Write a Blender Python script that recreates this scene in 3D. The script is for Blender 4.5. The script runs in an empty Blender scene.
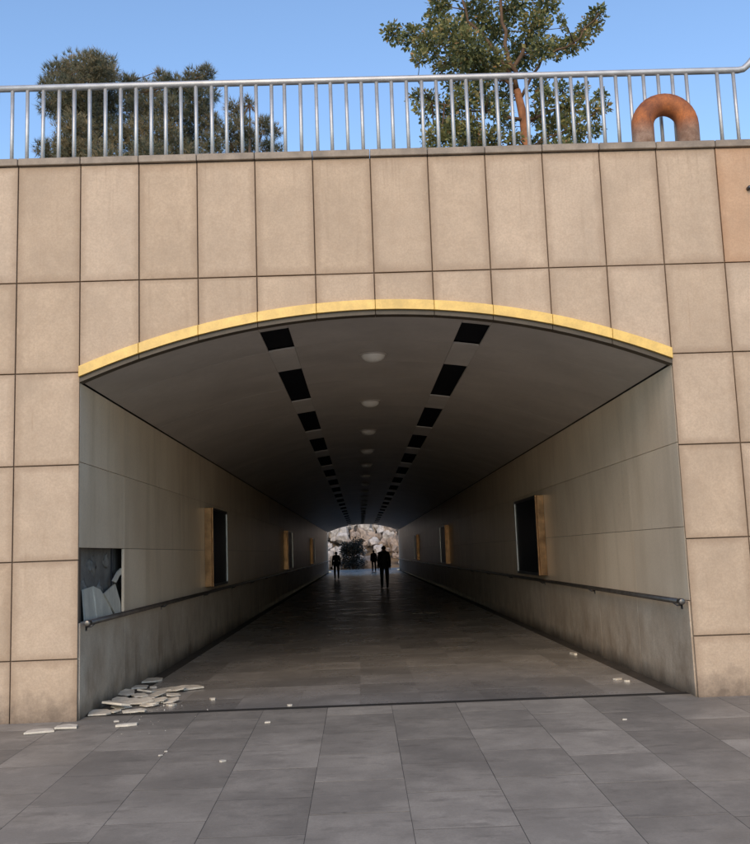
import bpy, bmesh, math, random
from mathutils import Vector, Matrix, noise
random.seed(7)
scene = bpy.context.scene
COL = scene.collection

# ------------------------------------------------------------------ camera
F_PX, PITCH, YAW, ROLL = 951.0, 0.13614, 0.01957, -0.03531
CAM = Vector((-0.2293, -9.4537, 1.5034))
cp, sp, cy, sy, cr, sr = (math.cos(PITCH), math.sin(PITCH), math.cos(YAW), math.sin(YAW), math.cos(ROLL), math.sin(ROLL))
FWD = Vector((sy * cp, cy * cp, sp))
_rt = Vector((cy, -sy, 0)); _up = _rt.cross(FWD)
RT = _rt * cr + _up * sr
UP = _up * cr - _rt * sr
cam = bpy.data.cameras.new('camera'); camo = bpy.data.objects.new('camera', cam); COL.objects.link(camo)
cam.sensor_fit = 'HORIZONTAL'; cam.sensor_width = 36; cam.lens = F_PX / 750 * 36
cam.clip_start = 0.1; cam.clip_end = 2000
mw = Matrix((( RT.x, UP.x, -FWD.x, CAM.x), (RT.y, UP.y, -FWD.y, CAM.y), (RT.z, UP.z, -FWD.z, CAM.z), (0, 0, 0, 1)))
camo.matrix_world = mw
scene.camera = camo

# ------------------------------------------------------------------ light
SUN_EL, SUN_AZ = math.radians(30), math.radians(-102)   # azimuth of the sun seen from the scene (from +X, ccw)
world = bpy.data.worlds.new('World'); scene.world = world; world.use_nodes = True
wn = world.node_tree
bg = wn.nodes['Background']
sky = wn.nodes.new('ShaderNodeTexSky'); sky.sky_type = 'NISHITA'; sky.sun_disc = False
sky.sun_elevation = SUN_EL; sky.sun_rotation = math.radians(90) - SUN_AZ
sky.air_density = 1.05; sky.dust_density = 0.2; sky.ozone_density = 3.0
wn.links.new(sky.outputs[0], bg.inputs[0]); bg.inputs[1].default_value = 0.15
sl = bpy.data.lights.new('sun', 'SUN'); sl.energy = 1.45; sl.angle = math.radians(35); sl.color = (1, .77, .52)
slo = bpy.data.objects.new('sun', sl); COL.objects.link(slo)
sd = Vector((math.cos(SUN_AZ) * math.cos(SUN_EL), math.sin(SUN_AZ) * math.cos(SUN_EL), math.sin(SUN_EL)))
slo.rotation_euler = sd.to_track_quat('Z', 'Y').to_euler(); slo.location = sd * 60
vs = scene.view_settings
vs.view_transform = 'Standard'; vs.look = 'None'; vs.exposure = 0.70; vs.gamma = 1; vs.use_curve_mapping = False

# ------------------------------------------------------------------ helpers
def ray(px, py):
    return FWD + RT * ((px - 375) / F_PX) + UP * ((422 - py) / F_PX)
def at(px, py, Y):
    d = ray(px, py); return CAM + d * ((Y - CAM.y) / d.y)
def atx(px, py, X):
    d = ray(px, py); return CAM + d * ((X - CAM.x) / d.x)

def tag(o, label=None, cat=None, group=None, kind=None):
    if label: o['label'] = label
    if cat: o['category'] = cat
    if group: o['group'] = group
    if kind: o['kind'] = kind
    return o
def empty(name, loc=(0, 0, 0), label=None, cat=None, group=None):
    o = bpy.data.objects.new(name, None); COL.objects.link(o); o.location = loc; o.empty_display_size = .1
    return tag(o, label, cat, group)
def link(name, me, mat, parent=None, loc=(0, 0, 0), rot=None):
    o = bpy.data.objects.new(name, me); COL.objects.link(o)
    if mat and not me.materials: me.materials.append(mat)
    o.parent = parent; o.location = loc
    if rot: o.rotation_euler = rot
    return o
def pyd(name, v, f, smooth=False):
    me = bpy.data.meshes.new(name); me.from_pydata(v, [], f); me.update()
    if smooth: me.polygons.foreach_set('use_smooth', [True] * len(me.polygons))
    return me
def bmm(name, bm, smooth=False):
    bmesh.ops.recalc_face_normals(bm, faces=bm.faces)
    me = bpy.data.meshes.new(name); bm.to_mesh(me); bm.free()
    if smooth: me.polygons.foreach_set('use_smooth', [True] * len(me.polygons))
    return me
def box_into(bm, x0, x1, y0, y1, z0, z1):
    r = bmesh.ops.create_cube(bm, size=1)
    bmesh.ops.scale(bm, vec=(x1 - x0, y1 - y0, z1 - z0), verts=r['verts'])
    bmesh.ops.translate(bm, vec=((x0 + x1) / 2, (y0 + y1) / 2, (z0 + z1) / 2), verts=r['verts'])
    return r['verts']
def box(name, x0, x1, y0, y1, z0, z1, bev=0):
    bm = bmesh.new(); box_into(bm, x0, x1, y0, y1, z0, z1)
    if bev: bmesh.ops.bevel(bm, geom=bm.edges[:], offset=bev, segments=1, affect='EDGES')
    return bmm(name, bm)
def prism(name, pts, axis, a0, a1, bev=0):
    """polygon pts (2-D) extruded along an axis: 'y' -> pts are (x,z); 'x' -> (y,z); 'z' -> (x,y)"""
    def P(p, a):
        return (p[0], a, p[1]) if axis == 'y' else ((a, p[0], p[1]) if axis == 'x' else (p[0], p[1], a))
    bm = bmesh.new()
    A = [bm.verts.new(P(p, a0)) for p in pts]; B = [bm.verts.new(P(p, a1)) for p in pts]
    n = len(pts)
    bm.faces.new(A); bm.faces.new(B[::-1])
    for i in range(n): bm.faces.new((A[i], A[(i + 1) % n], B[(i + 1) % n], B[i]))
    if bev:
        bm.edges.ensure_lookup_table()
        ed = [e for e in bm.edges if all(v in A for v in e.verts)]
        bmesh.ops.bevel(bm, geom=ed, offset=bev, segments=1, affect='EDGES')
    return bmm(name, bm)
def tube_data(path, radii, seg=8, V=None, Fc=None, cap=True):
    V = [] if V is None else V; Fc = [] if Fc is None else Fc
    path = [Vector(p) for p in path]; n = len(path)
    if not isinstance(radii, (list, tuple)): radii = [radii] * n
    base = len(V); prev = None
    for i, p in enumerate(path):
        t = (path[min(i + 1, n - 1)] - path[max(i - 1, 0)]).normalized()
        if prev is None:
            a = t.orthogonal().normalized()
        else:
            a = (prev - t * prev.dot(t)).normalized()
        prev = a; b = t.cross(a)
        for k in range(seg):
            an = 2 * math.pi * k / seg
            V.append(tuple(p + (a * math.cos(an) + b * math.sin(an)) * radii[i]))
    for i in range(n - 1):
        for k in range(seg):
            k2 = (k + 1) % seg
            Fc.append((base + i * seg + k, base + i * seg + k2, base + (i + 1) * seg + k2, base + (i + 1) * seg + k))
    if cap:
        Fc.append(tuple(base + k for k in range(seg))[::-1]); Fc.append(tuple(base + (n - 1) * seg + k for k in range(seg)))
    return V, Fc
def tube(name, path, radii, seg=8):
    V, Fc = tube_data(path, radii, seg); return pyd(name, V, Fc, True)
def lathe(name, prof, seg=20):
    V = []; Fc = []
    for r, z in prof:
        for k in range(seg):
            a = 2 * math.pi * k / seg; V.append((r * math.cos(a), r * math.sin(a), z))
    for i in range(len(prof) - 1):
        for k in range(seg):
            k2 = (k + 1) % seg; Fc.append((i * seg + k, i * seg + k2, (i + 1) * seg + k2, (i + 1) * seg + k))
    Fc.append(tuple(range(seg))[::-1]); Fc.append(tuple((len(prof) - 1) * seg + k for k in range(seg)))
    return pyd(name, V, Fc, True)

# ------------------------------------------------------------------ materials
class Mat:
    def __init__(s, name):
        s.m = bpy.data.materials.new(name); s.m.use_nodes = True; s.t = s.m.node_tree
        s.b = s.t.nodes['Principled BSDF']
    def n(s, typ, **kw):
        nd = s.t.nodes.new(typ)
        for k, v in kw.items():
            if k.startswith('i_'):
                key = k[2:]; key = int(key) if key.isdigit() else key.replace('_', ' ')
                nd.inputs[key].default_value = v
            else: setattr(nd, k, v)
        return nd
    def l(s, a, b): s.t.links.new(a, b)
    def noise(s, vec, scale, detail=4, rough=.55):
        nd = s.n('ShaderNodeTexNoise', i_Scale=scale, i_Detail=detail, i_Roughness=rough); s.l(vec, nd.inputs['Vector']); return nd.outputs[0]
    def ramp(s, fac, p0, p1, c0=0, c1=1):
        nd = s.n('ShaderNodeMapRange', i_1=p0, i_2=p1, i_3=c0, i_4=c1); s.l(fac, nd.inputs[0]); return nd.outputs[0]
    def mix(s, fac, a, b, typ='MIX'):
        nd = s.n('ShaderNodeMix', data_type='RGBA', blend_type=typ)
        for sock, v in ((nd.inputs[0], fac), (nd.inputs[6], a), (nd.inputs[7], b)):
            if hasattr(v, 'is_linked') or isinstance(v, bpy.types.NodeSocket): s.l(v, sock)
            elif isinstance(v, (tuple, list)): sock.default_value = (*v, 1)
            else: sock.default_value = v
        return nd.outputs[2]
    def math(s, op, a, b=0.0):
        nd = s.n('ShaderNodeMath', operation=op)
        for i, v in enumerate((a, b)):
            if isinstance(v, bpy.types.NodeSocket): s.l(v, nd.inputs[i])
            else: nd.inputs[i].default_value = v
        return nd.outputs[0]
    def pos(s, scale=(1, 1, 1), jitter=0):
        g = s.n('ShaderNodeNewGeometry'); out = g.outputs['Position']
        mp = s.n('ShaderNodeMapping'); mp.inputs['Scale'].default_value = scale; s.l(out, mp.inputs['Vector'])
        if jitter:
            oi = s.n('ShaderNodeObjectInfo'); cb = s.n('ShaderNodeCombineXYZ')
            m1 = s.math('MULTIPLY', oi.outputs['Random'], jitter); m2 = s.math('MULTIPLY', oi.outputs['Random'], jitter * 1.7)
            s.l(m1, cb.inputs[0]); s.l(m2, cb.inputs[1]); s.l(m1, cb.inputs[2]); s.l(cb.outputs[0], mp.inputs['Location'])
        return mp.outputs[0]
    def xyz(s):
        g = s.n('ShaderNodeNewGeometry'); x = s.n('ShaderNodeSeparateXYZ'); s.l(g.outputs['Position'], x.inputs[0]); return x.outputs
    def rnd(s): return s.n('ShaderNodeObjectInfo').outputs['Random']
    def bump(s, h, strength=.3, dist=.01):
        nd = s.n('ShaderNodeBump', i_Strength=strength, i_Distance=dist); s.l(h, nd.inputs['Height']); s.l(nd.outputs[0], s.b.inputs['Normal'])
    def col(s, c):
        if isinstance(c, tuple): s.b.inputs['Base Color'].default_value = (*c, 1)
        else: s.l(c, s.b.inputs['Base Color'])
    def set(s, **kw):
        for k, v in kw.items():
            key = k.replace('_', ' ')
            if isinstance(v, bpy.types.NodeSocket): s.l(v, s.b.inputs[key])
            else: s.b.inputs[key].default_value = v
        return s.m

def m_stone(name, c, orange=0.0):
    m = Mat(name); p = m.pos(jitter=9); pw = m.pos()
    big = m.noise(p, 1.6, 5, .6); fine = m.noise(p, 55, 3, .7); mid = m.noise(p, 9, 5, .65)
    dark = tuple(v * .84 for v in c); light = tuple(min(1, v * 1.10) for v in c)
    k = m.mix(m.ramp(big, .3, .7), dark, light)
    k = m.mix(m.ramp(mid, .45, .75, 0, .30), k, (c[0] * .72, c[1] * .66, c[2] * .6))
    k = m.mix(m.ramp(fine, .38, .62, 0, .34), k, tuple(v * .6 for v in c))
    r = m.rnd()
    hs = m.n('ShaderNodeHueSaturation'); m.l(m.ramp(r, 0, 1, .945, 1.06), hs.inputs['Value']); m.l(m.ramp(r, 0, 1, 1.05, .97), hs.inputs['Saturation']); m.l(k, hs.inputs['Color'])
    k = hs.outputs[0]
    # water streaks down from the joints
    ps = m.pos((9, 9, .9)); st = m.noise(ps, 1, 4, .6)
    k = m.mix(m.ramp(st, .58, .82, 0, .35), k, (c[0] * .5, c[1] * .44, c[2] * .38))
    zt_ = m.xyz()[2]; dp = m.noise(m.pos((16, 16, .5)), 1, 5, .7)
    k = m.mix(m.math('MULTIPLY', m.ramp(dp, .56, .70, 0, .38), m.ramp(zt_, 4.75, 5.58)), k, (c[0] * .42, c[1] * .36, c[2] * .30))
    tc = m.n('ShaderNodeTexCoord'); sx = m.n('ShaderNodeSeparateXYZ'); m.l(tc.outputs['Generated'], sx.inputs[0])
    ex = m.math('MULTIPLY', m.math('MINIMUM', sx.outputs[0], m.math('SUBTRACT', 1.0, sx.outputs[0])), .6)
    ez = m.math('MINIMUM', sx.outputs[2], m.math('SUBTRACT', 1.0, sx.outputs[2]))
    ed = m.math('ADD', m.math('MINIMUM', ex, ez), m.math('MULTIPLY', m.noise(p, 6, 5, .7), -.09))
    k = m.mix(m.ramp(ed, -.045, .035, .42, 0), k, (c[0] * .42, c[1] * .34, c[2] * .27))
    sc = m.noise(m.pos((3.5, 3.5, 3.5), 4), 1, 8, .8)
    k = m.mix(m.ramp(sc, .60, .66, 0, .22), k, (c[0] * 1.25, c[1] * 1.22, c[2] * 1.2))
    pm = m.n('ShaderNodeMapping'); pm.inputs['Rotation'].default_value = (0, .75, 0); pm.inputs['Scale'].default_value = (26, 1, 1.2); m.l(p, pm.inputs['Vector'])
    sr_ = m.noise(pm.outputs[0], 1, 3, .5)
    k = m.mix(m.ramp(sr_, .66, .74, 0, .25), k, (c[0] * .62, c[1] * .52, c[2] * .44))
    # splash-back dirt at the foot of the wall
    z = m.xyz()[2]
    zz = m.math('ADD', z, m.math('MULTIPLY', m.noise(pw, 7, 5, .7), -.55))
    k = m.mix(m.ramp(zz, -.30, .02, .82, 0), k, (.12, .085, .06))
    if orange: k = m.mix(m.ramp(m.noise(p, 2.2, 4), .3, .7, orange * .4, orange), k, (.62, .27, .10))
    m.col(k); m.bump(m.math('ADD', fine, m.math('MULTIPLY', mid, .6)), .25, .004)
    return m.set(Roughness=.62, Specular_IOR_Level=.35)

M = {}
M['stone'] = m_stone('facade_stone', (.51, .382, .270))
M['stone_orange'] = m_stone('facade_stone_orange', (.52, .36, .24), .22)  # same stone with orange mixed in by noise
def m_simple(name, c, rough=.6, metal=0, var=.25, scale=6, bump=.15, streak=None, spec=.5):
    m = Mat(name); p = m.pos(jitter=5)
    a = m.noise(p, scale, 5, .6); f = m.noise(p, scale * 12, 3, .6)
    k = m.mix(m.ramp(a, .3, .7), tuple(v * (1 - var) for v in c), tuple(min(1, v * (1 + var * .5)) for v in c))
    k = m.mix(m.ramp(f, .4, .7, 0, var), k, tuple(v * .6 for v in c))
    if streak:
        st = m.noise(m.pos(streak), 1, 4, .6); k = m.mix(m.ramp(st, .5, .75, 0, .5), k, tuple(v * .5 for v in c))
    m.col(k); m.bump(f, bump, .003)
    return m.set(Roughness=rough, Metallic=metal, Specular_IOR_Level=spec)
M['mortar'] = m_simple('joint_mortar', (.13, .088, .058), .9)
M['coping'] = m_simple('coping_stone', (.30, .235, .175), .6, var=.4, scale=5)
M['concrete'] = m_simple('backing_concrete', (.19, .175, .155), .9, var=.45, scale=4, bump=.5)
M['dab'] = m_simple('grey_adhesive', (.25, .235, .21), .95, var=.5, scale=9, bump=.8)
M['earth'] = m_simple('embankment_soil', (.12, .10, .06), .95, var=.4, scale=2, bump=.6)
M['gold'] = m_simple('yellow_trim', (.82, .53, .14), .40, 0, .28, 5, .06)
M['soffit'] = m_simple('shaded_soffit_edge', (.075, .055, .032), .55, 0, .3, 6, .1)  # shade on the underside of the arch trim, put into the colour
M['steel'] = m_simple('brushed_steel', (.58, .57, .56), .30, 1, .15, 10, .05)
M['galv'] = m_simple('galvanised_tube', (.52, .51, .50), .5, .65, .18, 8, .06)
M['dark_rail'] = m_simple('worn_steel', (.16, .145, .13), .36, .85, .3, 6, .1)
M['dark_steel'] = m_simple('dark_steel', (.10, .10, .11), .35, .8, .2, 8, .05)
M['warm_steel'] = m_simple('steel_warm_reflection', (.34, .19, .095), .26, .95, .7, 5, .1, (.1, 1, 1.5))  # steel case sides, the warm outdoor reflection put into the metal colour
M['black_glass'] = m_simple('black_glass', (.004, .005, .007), .4, 0, .1, 3, 0, None, .06)
M['ceil_dark'] = m_simple('dark_vent_panel', (.004, .005, .008), .7, 0, .2, 5, .05, None, .1)
M['ceiling'] = m_simple('ceiling_panel', (.52, .47, .415), .45, 0, .16, 1.2, .03)
M['ceiling_strip'] = m_simple('ceiling_strip_panel', (.58, .535, .48), .4, 0, .15, 2, .03)
M['lamp_dome'] = m_simple('frosted_dome', (.80, .77, .70), .35, 0, .08, 4, .02)
M['shard'] = m_simple('broken_ceramic', (.66, .59, .48), .6, 0, .3, 9, .1)
M['shard_edge'] = M['shard']

def m_wall():
    m = Mat('tunnel_wall_panel'); p = m.pos(jitter=3)
    a = m.noise(p, 1.1, 4, .55); st = m.noise(m.pos((.1, 3.2, .35)), 1, 4, .6); f = m.noise(p, 40, 3, .6)
    k = m.mix(m.ramp(a, .3, .7), (.71, .56, .40), (.82, .675, .50))
    k = m.mix(m.ramp(st, .48, .72, 0, .55), k, (.56, .435, .295))
    k = m.mix(m.ramp(f, .45, .7, 0, .15), k, (.28, .24, .2))
    hs = m.n('ShaderNodeHueSaturation'); m.l(m.ramp(m.rnd(), 0, 1, .94, 1.06), hs.inputs['Value']); m.l(k, hs.inputs['Color'])
    m.col(hs.outputs[0]); m.bump(a, .04, .01)
    return m.set(Roughness=.38, Specular_IOR_Level=.5)
M['wall'] = m_wall()
def m_dado():
    m = Mat('stained_dado_stone'); p = m.pos(); z = m.xyz()[2]
    a = m.noise(p, 2.5, 5, .65); st = m.noise(m.pos((.1, 2.6, 1.3)), 1, 7, .72); f = m.noise(p, 60, 3, .7)
    k = m.mix(m.ramp(a, .3, .7), (.50, .385, .275), (.66, .555, .43))
    k = m.mix(m.ramp(f, .4, .65, 0, .3), k, (.24, .20, .16))
    low = m.ramp(z, .0, .85, .95, .15)
    k = m.mix(m.math('MULTIPLY', m.ramp(st, .44, .66, 0, .9), low), k, (.20, .13, .08))
    zz = m.math('ADD', z, m.math('MULTIPLY', a, -.3)); k = m.mix(m.ramp(zz, -.16, .04, .85, 0), k, (.05, .04, .03))
    m.col(k); m.bump(f, .2, .003)
    return m.set(Roughness=.5)
M['dado'] = m_dado()
def m_paving(name, c, rough, joints=False, rough_face=True):
    m = Mat(name); p = m.pos(jitter=7); pw = m.pos()
    a = m.noise(p, 1.5, 5, .6); f = m.noise(p, 70, 3, .7); b = m.noise(pw, 1.15, 8, .72); d = m.noise(m.pos((1.2, 4, 1)), 2.2, 5, .7)
    k = m.mix(m.ramp(a, .35, .65), tuple(v * .74 for v in c), tuple(v * 1.14 for v in c))
    k = m.mix(m.ramp(b, .48, .57, 0, .5), k, tuple(v * .62 for v in c))
    k = m.mix(m.ramp(d, .56, .66, 0, .6 if rough_face else .12), k, tuple(v * .5 for v in c))
    k = m.mix(m.ramp(f, .38, .66, 0, .28), k, tuple(v * .5 for v in c))
    vo = m.n('ShaderNodeTexVoronoi', i_Scale=2.3); m.l(pw, vo.inputs['Vector'])
    spot = m.math('MULTIPLY', m.ramp(vo.outputs['Distance'], .035, .055, 1, 0), m.ramp(m.noise(pw, 1.7, 2), .48, .56))
    k = m.mix(m.math('MULTIPLY', spot, .6), k, tuple(v * .35 for v in c))
    hs = m.n('ShaderNodeHueSaturation'); m.l(m.ramp(m.rnd(), 0, 1, .76, 1.16), hs.inputs['Value']); m.l(k, hs.inputs['Color']); k = hs.outputs[0]
    if joints:
        br = m.n('ShaderNodeTexBrick', offset=0.0, i_Scale=1.0); m.l(pw, br.inputs['Vector'])
        br.inputs['Brick Width'].default_value = .63; br.inputs['Row Height'].default_value = .765; br.inputs['Mortar Size'].default_value = .005
        k = m.mix(br.outputs['Fac'], k, (.03, .028, .026))
    m.col(k); m.bump(m.math('ADD', f, m.math('MULTIPLY', d, .8)) if rough_face else f, .3 if rough_face else .03, .003)
    m.set(Roughness=m.ramp(b, .35, .65, rough, rough + .16), Specular_IOR_Level=.4)
    return m.m
M['paving'] = m_paving('grey_paving', (.305, .268, .222), .50)
M['paving_far'] = m_paving('grey_paving_far', (.305, .268, .222), .50, True)
M['floor'] = m_paving('tunnel_floor_stone', (.31, .284, .255), .22, False, False)
M['joint_sand'] = m_simple('joint_sand', (.075, .067, .058), .9)
M['gutter_side'] = m_simple('gutter_stone', (.060, .048, .036), .8, 0, .5, 4, .4)
M['gutter'] = m_simple('gutter_dirt', (.020, .016, .012), .8, 0, .4, 6, .4)
def m_rust():
    m = Mat('rusted_pipe'); p = m.pos(); z = m.xyz()[2]
    a = m.noise(p, 7, 6, .65); b = m.noise(m.pos((14, 14, 3)), 1, 5, .7); f = m.noise(p, 70, 3, .7)
    k = m.mix(m.ramp(a, .32, .68), (.20, .060, .022), (.52, .165, .045))
    k = m.mix(m.ramp(b, .5, .72, 0, .7), k, (.11, .045, .025))
    zz = m.math('ADD', z, m.math('MULTIPLY', b, .16))
    k = m.mix(m.ramp(zz, 5.88, 6.04, .85, 0), k, m.mix(m.ramp(a, .35, .65), (.21, .125, .08), (.36, .27, .205)))
    k = m.mix(m.ramp(f, .45, .7, 0, .4), k, (.08, .035, .02))
    m.col(k); m.bump(m.math('ADD', f, a), .5, .004)
    return m.set(Roughness=.75)
M['rust'] = m_rust()
def m_leaf(name, stops, rough=.55, trans=.35):
    m = Mat(name); at_ = m.n('ShaderNodeAttribute', attribute_name='tint')
    r = m.n('ShaderNodeValToRGB'); r.color_ramp.interpolation = 'LINEAR'
    el = r.color_ramp.elements
    el[0].position = stops[0][0]; el[0].color = (*stops[0][1], 1); el[1].position = stops[-1][0]; el[1].color = (*stops[-1][1], 1)
    for q, c in stops[1:-1]:
        e = el.new(q); e.color = (*c, 1)
    m.l(at_.outputs['Fac'], r.inputs[0]); m.col(r.outputs[0])
    m.set(Roughness=rough)
    tr = m.n('ShaderNodeBsdfTranslucent'); m.l(r.outputs[0], tr.inputs['Color'])
    mx = m.n('ShaderNodeMixShader', i_0=trans); m.l(m.b.outputs[0], mx.inputs[1]); m.l(tr.outputs[0], mx.inputs[2])
    m.l(mx.outputs[0], m.t.nodes['Material Output'].inputs['Surface'])
    return m.m
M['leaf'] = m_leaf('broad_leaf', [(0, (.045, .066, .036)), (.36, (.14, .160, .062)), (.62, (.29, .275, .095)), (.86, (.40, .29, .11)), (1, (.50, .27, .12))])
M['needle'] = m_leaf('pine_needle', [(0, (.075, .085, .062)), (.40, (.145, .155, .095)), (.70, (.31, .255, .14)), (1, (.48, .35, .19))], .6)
M['shrub'] = m_leaf('shrub_leaf', [(0, (.006, .009, .008)), (1, (.014, .018, .013))], .6)
M['bark'] = m_simple('reddish_bark', (.36, .15, .065), .85, 0, .5, 9, .8, (8, 8, 1.2))
M['twig'] = m_simple('limb_bark', (.15, .085, .045), .85, 0, .5, 9, .5)
M['pine_bark'] = m_simple('pine_bark', (.13, .085, .055), .9, 0, .5, 9, .8, (8, 8, 1.2))
M['rock'] = m_simple('sunlit_rock', (.42, .32, .235), .85, 0, .7, 2.2, .8)
M['rock2'] = m_simple('pale_rock', (.56, .50, .43), .85, 0, .6, 2.2, .8)
M['hill'] = m_simple('bank_soil', (.24, .18, .12), .95, 0, .4, .7, .6)

# ------------------------------------------------------------------ main dimensions
HW = 3.0                                   # half width of the tunnel
SAG, ZS, ZA = .607, 3.293, 3.90            # arch: springing and crown of the soffit
RAD = (HW * HW + SAG * SAG) / (2 * SAG); ZC = ZA - RAD
def arc(x, dr=0.0): return ZC + math.sqrt((RAD + dr) ** 2 - x * x)
TOP = 5.585
LEN = 72.0
SLOPE = .03
ROWS = [0.583, 1.529, 2.468, 3.401, 4.341, TOP]

# ------------------------------------------------------------------ ground
def gz(y): return SLOPE * max(y, -12.0)
gx = [-300, -5.645, 5.695, 300]; gy = [-300, -40, -12, -5.2, .215]
V = []; Fc = []
for y in gy:
    for x in gx: V.append((x, y, gz(y)))
for j in range(len(gy) - 1):
    for i in range(3):
        if (j, i) == (len(gy) - 2, 1): continue
        Fc.append((j * 4 + i, j * 4 + i + 1, (j + 1) * 4 + i + 1, (j + 1) * 4 + i))
pav = link('pavement', pyd('pavement', V, Fc), M['paving_far']); tag(pav, kind='structure')
bed = pyd('bedding', [(-5.7, -5.25, gz(-5.25) - .001), (5.75, -5.25, gz(-5.25) - .001), (5.75, .215, gz(.215) - .001), (-5.7, .215, gz(.215) - .001)],
          [(0, 1, 2, 3)])
link('bedding', bed, M['joint_sand'], pav)
rows_y = [.21, -.54, -1.32, -2.10, -2.87, -3.63, -4.41, -5.2]
SLABS = {}
def paver(w, d, g, g2=None):
    key = (round(w, 3), round(d, 3), g); g2 = g if g2 is None else g2
    if key not in SLABS:
        SLABS[key] = box('paving_slab', -w / 2 + g / 2, w / 2 - g / 2, -d / 2 + g2 / 2, d / 2 - g2 / 2, -.035, 0, 0)
    return SLABS[key]
ang = math.atan(SLOPE)
for k in range(-9, 9):
    x = .025 + .63 * k + .315
    off = {-2: 0.0, -1: .36, 0: 0.0, 1: .30, -3: .33, 2: .05, -4: .02}.get(k, random.choice((0, .2, .36)))
    ry = [rows_y[0]] + [y + off for y in rows_y[1:-1]] + [rows_y[-1]]
    for j in range(len(ry) - 1):
        y1, y0 = ry[j], ry[j + 1]; ym = (y0 + y1) / 2
        o = link('paving_slab', paver(.63, y1 - y0, .005, .009), M['paving'], pav,
                 (x + random.uniform(-.001, .001), ym, SLOPE * ym + random.uniform(-.0006, .0006)),
                 (ang + random.uniform(-.0006, .0006), random.uniform(-.0008, .0008), 0))

# slot drain across the mouth of the tunnel
dr = link('drain_channel', box('drain_channel', -2.99, 2.99, .213, .334, -.10, .0075), M['gutter']); tag(dr, kind='structure')

# tunnel floor
fl = link('tunnel_floor', pyd('tunnel_floor', [(-2.80, .336, -.001), (2.80, .336, -.001), (2.80, 14.088, -.001), (-2.80, 14.088, -.001),
                                               (-2.80, 14.088, 0), (2.80, 14.088, 0), (2.80, LEN + .5, 0), (-2.80, LEN + .5, 0)], [(0, 1, 2, 3), (4, 5, 6, 7)]), M['floor'])
tag(fl, kind='structure')
for j in range(18):
    for k in range(-5, 5):
        x0, x1 = max(-2.80, .025 + .63 * k - .31), min(2.80, .025 + .63 * k + .32)
        if k == -5: x0 = -2.80
        if x1 - x0 < .05: continue
        y0, y1 = .336 + .764 * j, .336 + .764 * (j + 1)
        link('floor_tile', paver(x1 - x0, y1 - y0, .0025), M['floor'], fl, ((x0 + x1) / 2, (y0 + y1) / 2, random.uniform(-.0003, .0003)),
             (random.uniform(-.0003, .0003), random.uniform(-.0003, .0003), 0))
for s in (-1, 1):
    g = link('side_gutter', box('side_gutter', min(s * 2.80, s * 3.2), max(s * 2.80, s * 3.2), (.336), LEN, -.10, -.008), M['gutter_side']); tag(g, kind='structure')
ex = link('exit_ground', pyd('exit_ground', [(-300, LEN + .5, -.002), (300, LEN + .5, -.002), (300, 600, -.002), (-300, 600, -.002)], [(0, 1, 2, 3)]), M['paving_far'])
tag(ex, kind='structure')

# ------------------------------------------------------------------ embankment the tunnel runs through
bm = bmesh.new()
box_into(bm, -60, -3.32, .14, LEN - .1, -1, 4.55); box_into(bm, 3.32, 60, .14, LEN - .1, -1, 4.55); box_into(bm, -60, 60, .14, LEN - .1, 4.56, 5.5)
emb = link('embankment', bmm('embankment', bm), M['earth']); tag(emb, kind='structure')

# ------------------------------------------------------------------ facade
fw = empty('facade_wall', (0, 0, 0), 'tan stone-clad retaining wall with the wide arched tunnel mouth', 'wall')
J = .011                                   # joint width
xs = [-3 - .641 - .62 * i for i in range(9, -1, -1)] + [-3 + .6 * i for i in range(11)] + [3 + .625 + .62 * i for i in range(10)]
NA = 8
# core behind the joints, with the arched opening cut out
pts = [(-9.4, -.6), (-3.0, -.6)] + [(-3.0, arc(3.0, .1))] + [(-3 + 6 * i / 40, arc(-3 + 6 * i / 40, .1)) for i in range(1, 40)] + [(3.0, arc(3.0, .1)), (3.0, -.6), (9.4, -.6), (9.4, TOP), (-9.4, TOP)]
def arch_core():
    bm = bmesh.new()
    box_into(bm, -9.35, -3.012, .022, .135, -.6, TOP - .004); box_into(bm, 3.012, 9.35, .022, .135, -.6, TOP - .004)
    n = 40; prev = None
    A = []
    for i in range(n + 1):
        x = -3.012 + 6.024 * i / n; zb = arc(min(max(x, -3), 3), .09)
        A.append([bm.verts.new(c) for c in ((x, .022, zb), (x, .135, zb), (x, .135, TOP - .004), (x, .022, TOP - .004))])
    for i in range(n):
        for k in range(4): bm.faces.new((A[i][k], A[i + 1][k], A[i + 1][(k + 1) % 4], A[i][(k + 1) % 4]))
    return bmm('wall_core', bm)
link('wall_core', arch_core(), M['mortar'], fw)
cache = {}
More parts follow.
